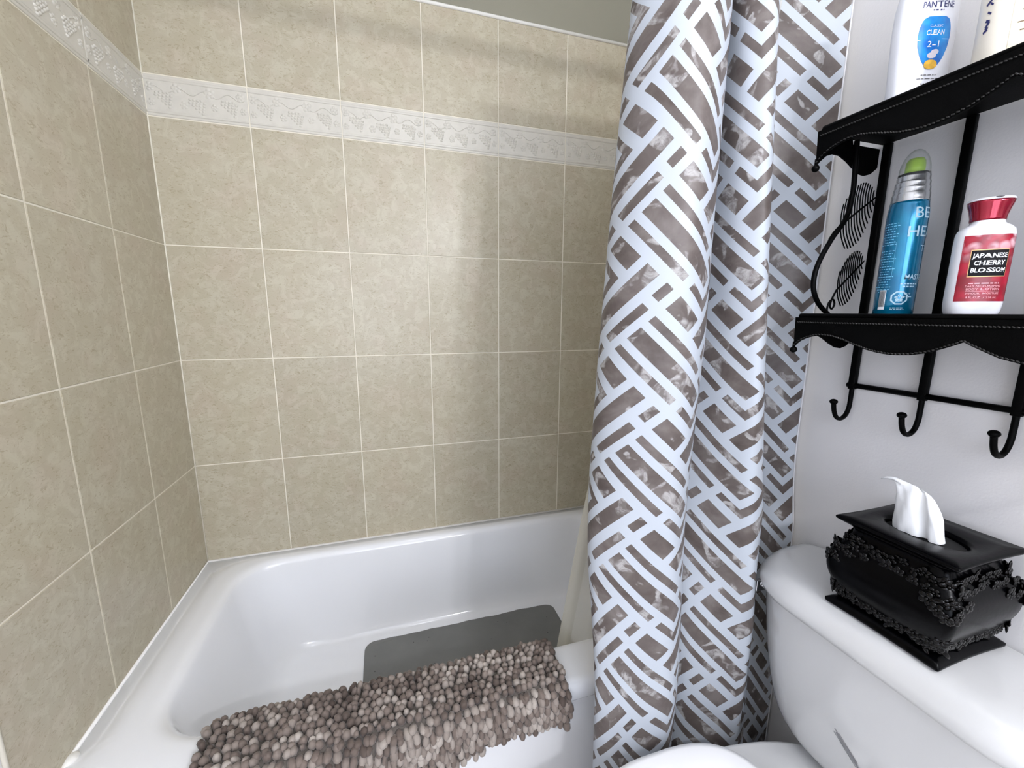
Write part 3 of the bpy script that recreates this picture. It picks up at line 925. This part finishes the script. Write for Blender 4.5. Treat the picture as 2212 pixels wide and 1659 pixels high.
for y in bars_y:
    mb = MB(); mb.box((XBK-.005, y-.0062, 1.098), (XBK+.005, y+.0062, 1.236)); mb.box((XBK-.005, y-.0062, 1.2475), (XBK+.005, y+.0062, 1.5615)); mb.build('upright_bar', M['iron'], rack, bevel=.0015)
    mb = MB()
    mb.tube(catmull([(XBK, y, 1.108), (XBK, y, 1.080), (XBK-.001, y, 1.060), (XBK-.008, y, 1.044), (XBK-.021, y, 1.037), (XBK-.034, y, 1.042), (XBK-.042, y, 1.055), (XBK-.046, y, 1.070)], 5), .0042, 10)
    mb.ball((XBK-.0468, y, 1.0745), (.0072, .0072, .0056), 14, 10)
    mb.build('hook', M['iron'], rack)
mb = MB(); mb.tube([(XBK, YA-.004, 1.106), (XBK, YB_+.004, 1.106)], .0052, 10); mb.build('cross_bar', M['iron'], rack)
def side_scroll(y, name='side_scroll'):
    mb = MB()
    mb.tube(catmull([(XF+.080, y, 1.5600), (XF+.083, y, 1.530), (XF+.086, y, 1.500), (XF+.087, y, 1.467), (XF+.079, y, 1.426), (XF+.048, y, 1.385), (XF+.022, y, 1.338), (XF+.0185, y, 1.300), (XF+.036, y, 1.270), (XF+.066, y, 1.2485)], 6), .0043, 10)
    sc = mb.build(name, M['iron'], rack)
    def leaf(stem, m0, m1, up, dn, nr):
        mb = MB(); mb.tube(catmull(stem, 5), .0017, 7)
        m0, m1 = Vector(m0), Vector(m1); ax = (m1-m0)
        mb.tube([m0 + ax*(k/10) for k in range(11)], [.0017]*10 + [.0009], 6)
        for q in range(nr):
            t = .04 + .92*q/(nr-1); p = m0 + ax*t
            env = (sin(pi*min(1, .18+t*.86)))**.65
            for sgn, L in ((1, up), (-1, dn)):
                l = L*env*(1 if sgn > 0 else (.55+.45*(1-t)))
                if sgn > 0: pts = [p, p + Vector((-.05*l, 0, .5*l)), p + Vector((.02*l, 0, l))]
                else: pts = [p, p + Vector((.12*l, 0, -.45*l)), p + Vector((.42*l, 0, -.9*l))]
                mb.tube(catmull(pts, 3), .00115, 5)
        mb.build('leaf', M['iron'], sc)
    leaf([(1.405, y, 1.386), (1.415, y, 1.400), (1.426, y, 1.410)], (1.426, y, 1.410), (1.5135, y, 1.470), .052, .062, 14)
    leaf([(1.424, y, 1.249), (1.4235, y, 1.262), (1.427, y, 1.272), (1.436, y, 1.277), (1.441, y, 1.268), (1.436, y, 1.259), (1.430, y, 1.264), (1.432, y, 1.276), (1.441, y, 1.294)], (1.441, y, 1.294), (1.506, y, 1.352), .046, .048, 13)
side_scroll(-.909)
side_scroll(-1.381)

# ------------------------------------------------------------------ bottles: bodies of superelliptic section with wrapped labels
class Wrap:
    def __init__(self, c, front, a, b, e=2.0, prof=None):
        self.c = Vector(c); f = Vector((front[0], front[1], 0)).normalized(); self.n = f
        self.t = Vector((-f.y, f.x, 0))          # to the right when looked at from the front
        self.a, self.b, self.e = a, b, e; self.prof = prof
    def k(self, z):
        return interp(z, [p[0] for p in self.prof], [p[1] for p in self.prof])
    def kb(self, z):
        return interp(z, [p[0] for p in self.prof], [p[2] if len(p) > 2 else p[1] for p in self.prof])
    def P(self, th, z, off=0.0):
        s_, c_ = sin(th), cos(th)
        q = lambda x: math.copysign(abs(x)**(2/self.e), x)
        p = self.t*(self.a*self.k(z)*q(s_)) + self.n*(self.b*self.kb(z)*q(c_))
        nn = (self.t*s_/max(self.a, 1e-4) + self.n*c_/max(self.b, 1e-4)).normalized()
        return self.c + p + nn*off + Vector((0, 0, z))
    def body(self, zs, seg=48):
        return [[self.P(2*pi*k/seg, z) for k in range(seg)] for z in zs]
    def patch(self, mb, th0, th1, z0, z1, off, nx=14, nz=10, mi=0, shape=None):
        vs = []
        for j in range(nz+1):
            z = z0 + (z1-z0)*j/nz
            a, b = (th0, th1) if shape is None else shape(j/nz)
            for i in range(nx+1): vs.append(self.P(a + (b-a)*i/nx, z, off))
        fs = [(j*(nx+1)+i, j*(nx+1)+i+1, (j+1)*(nx+1)+i+1, (j+1)*(nx+1)+i) for j in range(nz) for i in range(nx)]
        mb.add(vs, fs, mi)
    def text(self, mb, txt, th, z, size, off, rot=0, align='CENTER', sx=1.0, bold=0.0, shear=0):
        cu = bpy.data.curves.new('lettering', 'FONT'); cu.body = txt; cu.size = size; cu.align_x = align; cu.align_y = 'CENTER'
        cu.resolution_u = 2; cu.offset = bold*size; cu.shear = shear
        ob = bpy.data.objects.new('lettering', cu); COL.objects.link(ob)
        dg = bpy.context.evaluated_depsgraph_get(); me = bpy.data.meshes.new_from_object(ob.evaluated_get(dg))
        r = self.a*self.k(z); vs = []
        for v in me.vertices:
            x, y = v.co.x*sx, v.co.y
            if rot: x, y = x*cos(rot)-y*sin(rot), x*sin(rot)+y*cos(rot)
            vs.append(self.P(th + x/r, z + y, off))
        mb.add(vs, [tuple(p.vertices) for p in me.polygons])
        bpy.data.objects.remove(ob); bpy.data.curves.remove(cu); bpy.data.meshes.remove(me)
    def bar(self, mb, th, z, w, h, off=.0004):
        r = self.a*self.k(z); d = w/2/r
        self.patch(mb, th-d, th+d, z-h/2, z+h/2, off, 6, 1)
rgl = random.Random(4)
def dashes(W, mb, th, z, w, h, off=.0004, n=5):
    """a line of print too small to read, as a row of little strokes"""
    r = W.a*W.k(z); x = -w/2
    while x < w/2:
        l = rgl.uniform(.10, .22)*w
        l = min(l, w/2-x)
        if l > .0006: W.bar(mb, th + (x+l/2)/r, z, l, h, off)
        x += l + .0012

tocam = lambda x, y: (0.6064-x, -1.4992-y)
def rot2(v, a): return (v[0]*cos(a)-v[1]*sin(a), v[0]*sin(a)+v[1]*cos(a))
Z1, Z2 = 1.2472, 1.5722

# hair spray can
cx, cy = 1.448, -1.003
W = Wrap((cx, cy, Z1), tocam(cx, cy), .0265, .0265, 2, [(0, .96), (.003, 1), (.158, 1), (.168, .985), (.176, .95), (.180, .93), (.184, .93), (.186, .91), (.196, .90), (.199, .865), (.205, .865), (.208, .83), (.214, .83), (.217, .79), (.223, .785), (.228, .75)])
hs = thing('hair_spray_can', (cx, cy, Z1), 'teal hair spray can with silver collar and clear domed cap, on the lower shelf', 'spray can')
mb = MB(); mb.rings(W.body([0, .003, .05, .10, .150, .158, .163, .168, .173, .177, .180, .184]), cap0=True, cap1=True); mb.build('can_body', M['teal'], hs)
mb = MB(); mb.rings(W.body([.1838, .186, .190, .196, .1975, .199, .2035, .205, .2065, .208, .2125, .214, .2155, .217, .223, .228]), cap0=True, cap1=True); mb.build('collar', M['silver'], hs)
mb = MB(); rs = []
for z, r in catmull([(.226, .0198), (.236, .0192), (.246, .0172), (.255, .0138), (.262, .009), (.2655, .004), (.2662, .0003)], 3): rs.append([(cx + r*cos(2*pi*k/28), cy + r*sin(2*pi*k/28), Z1+z) for k in range(28)])
mb.rings(rs); mb.build('dome_cap', M['clear'], hs)
mb = MB(); mb.lathe((cx, cy, Z1), [(.0125, .2282), (.0125, .238), (.0118, .247), (.0095, .2515), (.004, .252)], 24); mb.build('nozzle', M['green_plastic'], hs)
mb = MB()
W.text(mb, 'BED', 1.12, .173-.010, .024, .0005, sx=1.0, bold=.004); W.text(mb, 'HEAD', 1.25, .134, .0235, .0005, bold=.006); W.text(mb, 'TIGI', 1.42, .108, .014, .0005)
mb.build('brand_lettering', M['silver_ink'], hs)
mb = MB(); W.text(mb, 'MASTERPIECE', 1.36, .0625, .0115, .0005, sx=.8, bold=.01)
for k, (z, w) in enumerate([(.052, .024), (.0475, .018), (.036, .010), (.031, .012)]): dashes(W, mb, .62, z, w, .0022)
mb.build('product_lettering', M['silver_ink'], hs)
mb = MB()
for k in range(26): dashes(W, mb, -.72 + .05*sin(k*2.1), .150 - k*.0042 - (.006 if k > 8 else 0), .020 + .006*sin(k*1.7), .0012)
W.patch(mb, -.95, -.30, .1195, .1200, .0005, 10, 1); W.patch(mb, -.95, -.30, .064, .0645, .0005, 10, 1); W.patch(mb, -.312, -.30, .064, .120, .0005, 1, 6)
mb.build('small_print', M['paleblue_ink'], hs)
mb = MB(); W.patch(mb, -.80, -.43, .010, .042, .0005, 6, 2); bc = mb.build('barcode_panel', M['white_ink'], hs)
mb = MB(); th = -.77
while th < -.46:
    w = rgl.choice([.006, .010, .016]); W.patch(mb, th, th+w, .0145, .0405, .0009, 1, 1); th += w + rgl.choice([.008, .012])
mb.build('bars', M['black_ink'], bc)
mb = MB()
def oct_ring(W, mb, th, z, R0, R1, off, n=8):
    r = W.a*W.k(z); vs = []
    for R in (R0, R1):
        for k in range(n):
            t = 2*pi*(k+.5)/n; vs.append(W.P(th + R*cos(t)/r, z + R*sin(t), off))
    mb.add(vs, [(k, (k+1) % n, n+(k+1) % n, n+k) for k in range(n)])
oct_ring(W, mb, .22, .029, .0095, .0118, .0005)
for k in range(5):
    t = 2*pi*k/5 + .3; oct_ring(W, mb, .22 + .0042*cos(t)/.0265, .029 + .0036*sin(t), .0006, .0022, .0005, 6)
W.bar(mb, .22, .0238, .009, .0012); dashes(W, mb, .18, .0125, .018, .0014); dashes(W, mb, .18, .0100, .018, .0012)
mb.build('hazard_emblem', M['silver_ink'], hs)

# body lotion
cx, cy = 1.443, -1.1055
W = Wrap((cx, cy, Z1), rot2(tocam(cx, cy), .36), .0304, .0210, 2.6, [(0, .84, .84), (.002, .90, .90), (.008, .965, .96), (.018, 1, 1), (.105, 1, 1), (.116, .985, .985), (.122, .94, .94), (.1265, .80, .84), (.129, .64, .78), (.131, .56, .76), (.136, .54, .74)])
lo = thing('lotion_bottle', (cx, cy, Z1), 'white body lotion bottle with crimson blossom label and flared crimson cap, on the lower shelf', 'lotion bottle')
mb = MB(); mb.rings(W.body([0, .002, .005, .008, .013, .018, .04, .07, .105, .111, .116, .119, .122, .1245, .1265, .128, .129, .131, .136]), cap0=True, cap1=True); mb.build('bottle_body', M['white_plastic'], lo)
Wc = Wrap((cx, cy, Z1), rot2(tocam(cx, cy), .36), .0330, .0230, 2.2, [(.1345, .555, .70), (.140, .56, .72), (.150, .63, .80), (.158, .70, .88), (.1615, .72, .90), (.163, .72, .90), (.1645, .69, .86), (.1655, .5, .6)])
mb = MB(); mb.rings(Wc.body([.1345, .137, .140, .145, .150, .154, .158, .1612]), cap0=True, cap1=True); cp = mb.build('cap', M['red_metal'], lo)
mb = MB(); mb.rings(Wc.body([.1613, .163, .1645, .1655]), cap0=True, cap1=True); ct = mb.build('cap_top', M['white_plastic'], cp)
mb = MB(); p = Wc.P(0, .163, .0003); mb.ball(p + Vector((0, 0, .0006)), (.003, .005, .001), 8, 5); mb.build('spout', M['grey_ink'], ct)
mb = MB(); W.patch(mb, -.93, 1.10, .021, .1135, .0003, 30, 12); lb = mb.build('label', M['blossom'], lo)
mb = MB(); W.patch(mb, -.52, .66, .0555, .0935, .0006, 14, 4); W_ = mb.build('gold_border', M['gold_ink'], lb)
mb = MB(); W.patch(mb, -.49, .63, .0567, .0923, .0009, 14, 4); mb.build('plaque', M['plaque'], lb)
mb = MB()
for k, (tx, sz) in enumerate((('JAPANESE', .0092), ('CHERRY', .0092), ('BLOSSOM', .0092))):
    W.text(mb, tx, .07, .0845 - k*.0100, sz*.94, .0013, sx=.80, bold=.026, shear=.08)
mb.build('plaque_lettering', M['white_ink'], lb)
mb = MB()
W.text(mb, 'DAILY NOURISHING', .02, .0425, .0036, .0007, sx=.98, bold=.01); W.text(mb, 'BODY LOTION', .02, .0382, .0044, .0007, sx=.98, bold=.01); W.bar(mb, .02, .0352, .030, .0004, .0007)
W.text(mb, '24 HOUR MOISTURE', .02, .0322, .0036, .0007, sx=.9, bold=.01); W.text(mb, '8 FL OZ / 236 mL', .02, .0265, .0040, .0007, sx=.9, bold=.01); dashes(W, mb, .02, .0465, .026, .0016, .0007)
mb.build('label_lettering', M['pink_ink'], lb)

# shampoo bottle (blue shield label)
cx, cy = 1.447, -.985
W = Wrap((cx, cy, Z2), rot2(tocam(cx, cy), .66), .0415, .0225, 2.5, [(0, .88, .86), (.004, .95, .94), (.012, .97, 1), (.04, .95, 1), (.075, .99, 1), (.115, 1.04, 1), (.150, 1.02, .98), (.175, .92, .9), (.188, .70, .80), (.193, .45, .68)])
sh = thing('shampoo_bottle', (cx, cy, Z2), 'white shampoo bottle with a blue shield label, on the upper shelf', 'shampoo bottle')
mb = MB(); mb.rings(W.body([0, .004, .008, .012, .04, .06, .075, .095, .115, .135, .150, .165, .175, .183, .188, .193]), cap0=True, cap1=True); mb.build('bottle_body', M['white_plastic'], sh)
mb = MB(); mb.lathe((cx, cy, Z2), [(.0155, .1932), (.0165, .195), (.0165, .222), (.0145, .226), (.004, .227)], 28); mb.build('cap', M['white_plastic'], sh)
mb = MB()
SHZ = [0, .08, .2, .38, .58, .76, .90, .97, 1]; SHW = [.17, .26, .36, .46, .50, .47, .40, .32, .20]
W.patch(mb, 0, 0, .060, .1275, .0004, 16, 24, 0, lambda f: (-interp(f, SHZ, SHW), interp(f, SHZ, SHW)*.96))
sl = mb.build('shield_label', M['shield'], sh)
mb = MB()
W.text(mb, 'CLASSIC', .0, .1140, .0042, .0008, sx=.8); W.text(mb, 'CLEAN', .0, .1050, .0100, .0008, sx=.62, bold=.012); W.text(mb, '2-1', .0, .0890, .0118, .0008, sx=.85, bold=.004)
W.bar(mb, -.46, .0955, .006, .0009, .0009); W.bar(mb, .32, .0962, .012, .0004, .0009)
mb.build('shield_lettering', M['white_ink'], sl)
mb = MB(); oct_ring(W, mb, -.02, .0735, .0001, .0042, .0009, 12); oct_ring(W, mb, .05, .0785, .0001, .0036, .0010, 12); mb.build('petals', M['petal'], sl)
mb = MB(); oct_ring(W, mb, -.02, .0610, .0001, .0066, .0010, 16); mb.build('almond', M['almond'], sl)
mb = MB(); W.text(mb, 'PANTENE', .0, .1435, .0125, .0006, sx=.72, bold=.006); dashes(W, mb, .0, .1360, .010, .0016); mb.build('brand_lettering', M['navy_ink'], sh)
mb = MB()
for z, w in ((.0465, .016), (.0415, .026), (.0340, .014), (.028, .030)): dashes(W, mb, -.02, z, w, .0016)
mb.build('small_print', M['grey_ink'], sh)

# cream lotion bottle
cx, cy = 1.455, -1.094
W = Wrap((cx, cy, Z2), rot2(tocam(cx, cy), .30), .0415, .0300, 2.2, [(0, .93), (.004, .99), (.012, 1), (.150, 1), (.165, .93), (.178, .62), (.182, .40)])
cr = thing('cream_bottle', (cx, cy, Z2), 'cream bottle with a navy and yellow label, beside the shampoo on the upper shelf', 'lotion bottle')
mb = MB(); mb.rings(W.body([0, .004, .008, .012, .05, .10, .150, .158, .165, .172, .178, .182]), cap0=True, cap1=True); mb.build('bottle_body', M['cream_plastic'], cr)
mb = MB(); mb.lathe((cx, cy, Z2), [(.0145, .1822), (.0155, .184), (.0155, .206), (.012, .212), (.004, .213)], 28); mb.build('cap', M['cream_plastic'], cr)
mb = MB(); W.patch(mb, -.38, 1.3, .030, .106, .0004, 20, 6); bl = mb.build('label', M['beige_label'], cr)
mb = MB(); W.patch(mb, -.40, 1.3, .0985, .128, .0007, 20, 4, 0); mb.build('label_band', M['slate_label'], bl)
mb = MB(); W.patch(mb, -.37, 1.3, .0905, .0985, .0007, 20, 3); mb.build('yellow_stripe', M['yellow_band'], bl)
mb = MB()
for z, th, w in ((.121, .28, .032), (.1165, .26, .034), (.108, .24, .036), (.104, .22, .034)): dashes(W, mb, th, z, w, .0022, .0010)
mb.build('band_lettering', M['white_ink'], bl)
mb = MB()
for z, th, w, h in ((.094, .30, .034, .0015), (.083, .34, .022, .0016), (.079, .36, .018, .0014), (.073, .26, .036, .002), (.0685, .32, .030, .002), (.0585, .24, .040, .0014), (.0545, .30, .026, .0014), (.0485, .24, .034, .0016)): dashes(W, mb, th, z, w, h, .0008)
mb.build('small_print', M['brown_ink'], bl)
# big navy sideways strokes on the left flank of the cream bottle
mb = MB()
def strokes(th, z, pts, w=.0016):
    r = W.a
    for (x0, y0), (x1, y1) in zip(pts, pts[1:]):
        L = sqrt((x1-x0)**2 + (y1-y0)**2); nx_, ny_ = -(y1-y0)/L*w, (x1-x0)/L*w
        mb.add([W.P(th + x/r, z + y, .0006) for x, y in ((x0+nx_, y0+ny_), (x1+nx_, y1+ny_), (x1-nx_, y1-ny_), (x0-nx_, y0-ny_))], [(0, 1, 2, 3)])
strokes(-1.02, .112, [(.001, .014), (.0035, .004), (.0065, -.002), (.0055, -.007), (-.004, -.015), (-.007, -.017)])
strokes(-1.02, .112, [(-.001, -.0155), (.003, -.0195)], .0010)
strokes(-1.02, .112, [(-.003, -.026), (.002, -.030)], .0012)
strokes(-1.02, .112, [(-.004, -.0365), (.0015, -.039), (-.003, -.0455), (.0005, -.048), (-.0055, -.051)], .0018)
mb.build('side_lettering', M['navy_ink'], cr)

# ------------------------------------------------------------------ light: vanity bar over the mirror beyond the right of the frame, added ceiling and window fill
van = thing('vanity_light', (1.26, YF+.02, 1.94), 'chrome vanity light with two white globes on the wall facing the tub', 'wall lamp')
mb = MB(); mb.box((1.08, YF+.001, 1.90), (1.44, YF+.026, 1.98)); mb.build('back_plate', M['chrome'], van, bevel=.004)
globe_m = emit('lamp_globe', (246, 248, 255), 690)
for x in (1.19, 1.33):
    mb = MB(); mb.rings([[(x + r*cos(2*pi*q/20), YF+.027+h, 1.94 + r*sin(2*pi*q/20)) for q in range(20)] for h, r in ((0, .026), (.006, .026), (.012, .018), (.044, .018))], cap0=True, cap1=True); mb.build('socket', M['chrome'], van)
    mb = MB(); mb.ball((x, YF+.105, 1.94), .036, 16, 10); mb.build('globe', globe_m, van)
# added fill: glowing pane in a window frame, brightens the wall under the rack
wx0, wx1, wz0, wz1 = .20, 1.00, .80, 1.80
fill_win = thing('fill_window_1', ((wx0+wx1)/2, YF, wz0), None, None); fill_win['kind'] = 'structure'
mb = MB()
for lo, hi in (((wx0-.05, YF, wz0-.05), (wx0, YF+.025, wz1+.05)), ((wx1, YF, wz0-.05), (wx1+.05, YF+.025, wz1+.05)), ((wx0, YF, wz1), (wx1, YF+.025, wz1+.05)), ((wx0-.02, YF, wz0-.05), (wx1+.02, YF+.05, wz0)), ((.59, YF, wz0), (.61, YF+.018, wz1))): mb.box(lo, hi)
mb.build('fill_window_frame', M['caulk'], fill_win)
mb = MB(); mb.box((wx0, YF+.001, wz0), (wx1, YF+.006, wz1)); mb.build('fill_window_pane', emit('fill_light_pane', (230, 238, 255), 6.8), fill_win)
cl_ = thing('ceiling_fill_lamp', (.80, -1.30, ZC-.001), 'round flush white fill lamp added on the ceiling, out of view', 'ceiling lamp')  # soft fill added out of view to brighten the tub and its rim
mb = MB(); mb.lathe((.80, -1.30, ZC), [(.165, -.002), (.165, -.022), (.155, -.026)], 40); mb.build('base', M['chrome'], cl_)
mb = MB(); mb.lathe((.80, -1.30, ZC), [(.150, -.0262), (.148, -.040), (.12, -.062), (.07, -.074), (.005, -.078)], 40); mb.build('diffuser', emit('fill_lamp_diffuser', (240, 245, 255), 14.0), cl_)

w = bpy.data.worlds.new('World'); scene.world = w; w.use_nodes = True
w.node_tree.nodes['Background'].inputs[0].default_value = (.8, .85, .9, 1); w.node_tree.nodes['Background'].inputs[1].default_value = .0

# ------------------------------------------------------------------ camera
PITCH, YAW, ROLL = -0.1731755, 0.2985575, 0.0039295
cyw, syw, cp_, sp_ = cos(YAW), sin(YAW), cos(PITCH), sin(PITCH)
F = Vector((syw*cp_, cyw*cp_, sp_)); R0 = Vector((cyw, -syw, 0)); U0 = R0.cross(F)
Rv = R0*cos(ROLL) + U0*sin(ROLL); Uv = -R0*sin(ROLL) + U0*cos(ROLL)
cam = bpy.data.cameras.new('Camera'); co_ = bpy.data.objects.new('Camera', cam); COL.objects.link(co_)
m4 = Matrix.Identity(4)
for i in range(3):
    m4[i][0] = Rv[i]; m4[i][1] = Uv[i]; m4[i][2] = -F[i]
m4[0][3], m4[1][3], m4[2][3] = .60639, -1.49918, 1.25007
co_.matrix_world = m4
cam.sensor_fit = 'HORIZONTAL'; cam.sensor_width = 36; cam.lens = 885.378/2212*36; cam.clip_start = .01
scene.camera = co_
vs_ = scene.view_settings
scene.display_settings.display_device = 'sRGB'
vs_.view_transform = 'Standard'; vs_.look = 'None'; vs_.gamma = 1; vs_.use_curve_mapping = False; vs_.exposure = -0.32
scene.cycles.max_bounces = 10; scene.cycles.diffuse_bounces = 5; scene.cycles.glossy_bounces = 4
scene.cycles.transparent_max_bounces = 8
scene.cycles.sample_clamp_indirect = 6
scene.cycles.use_denoising = True
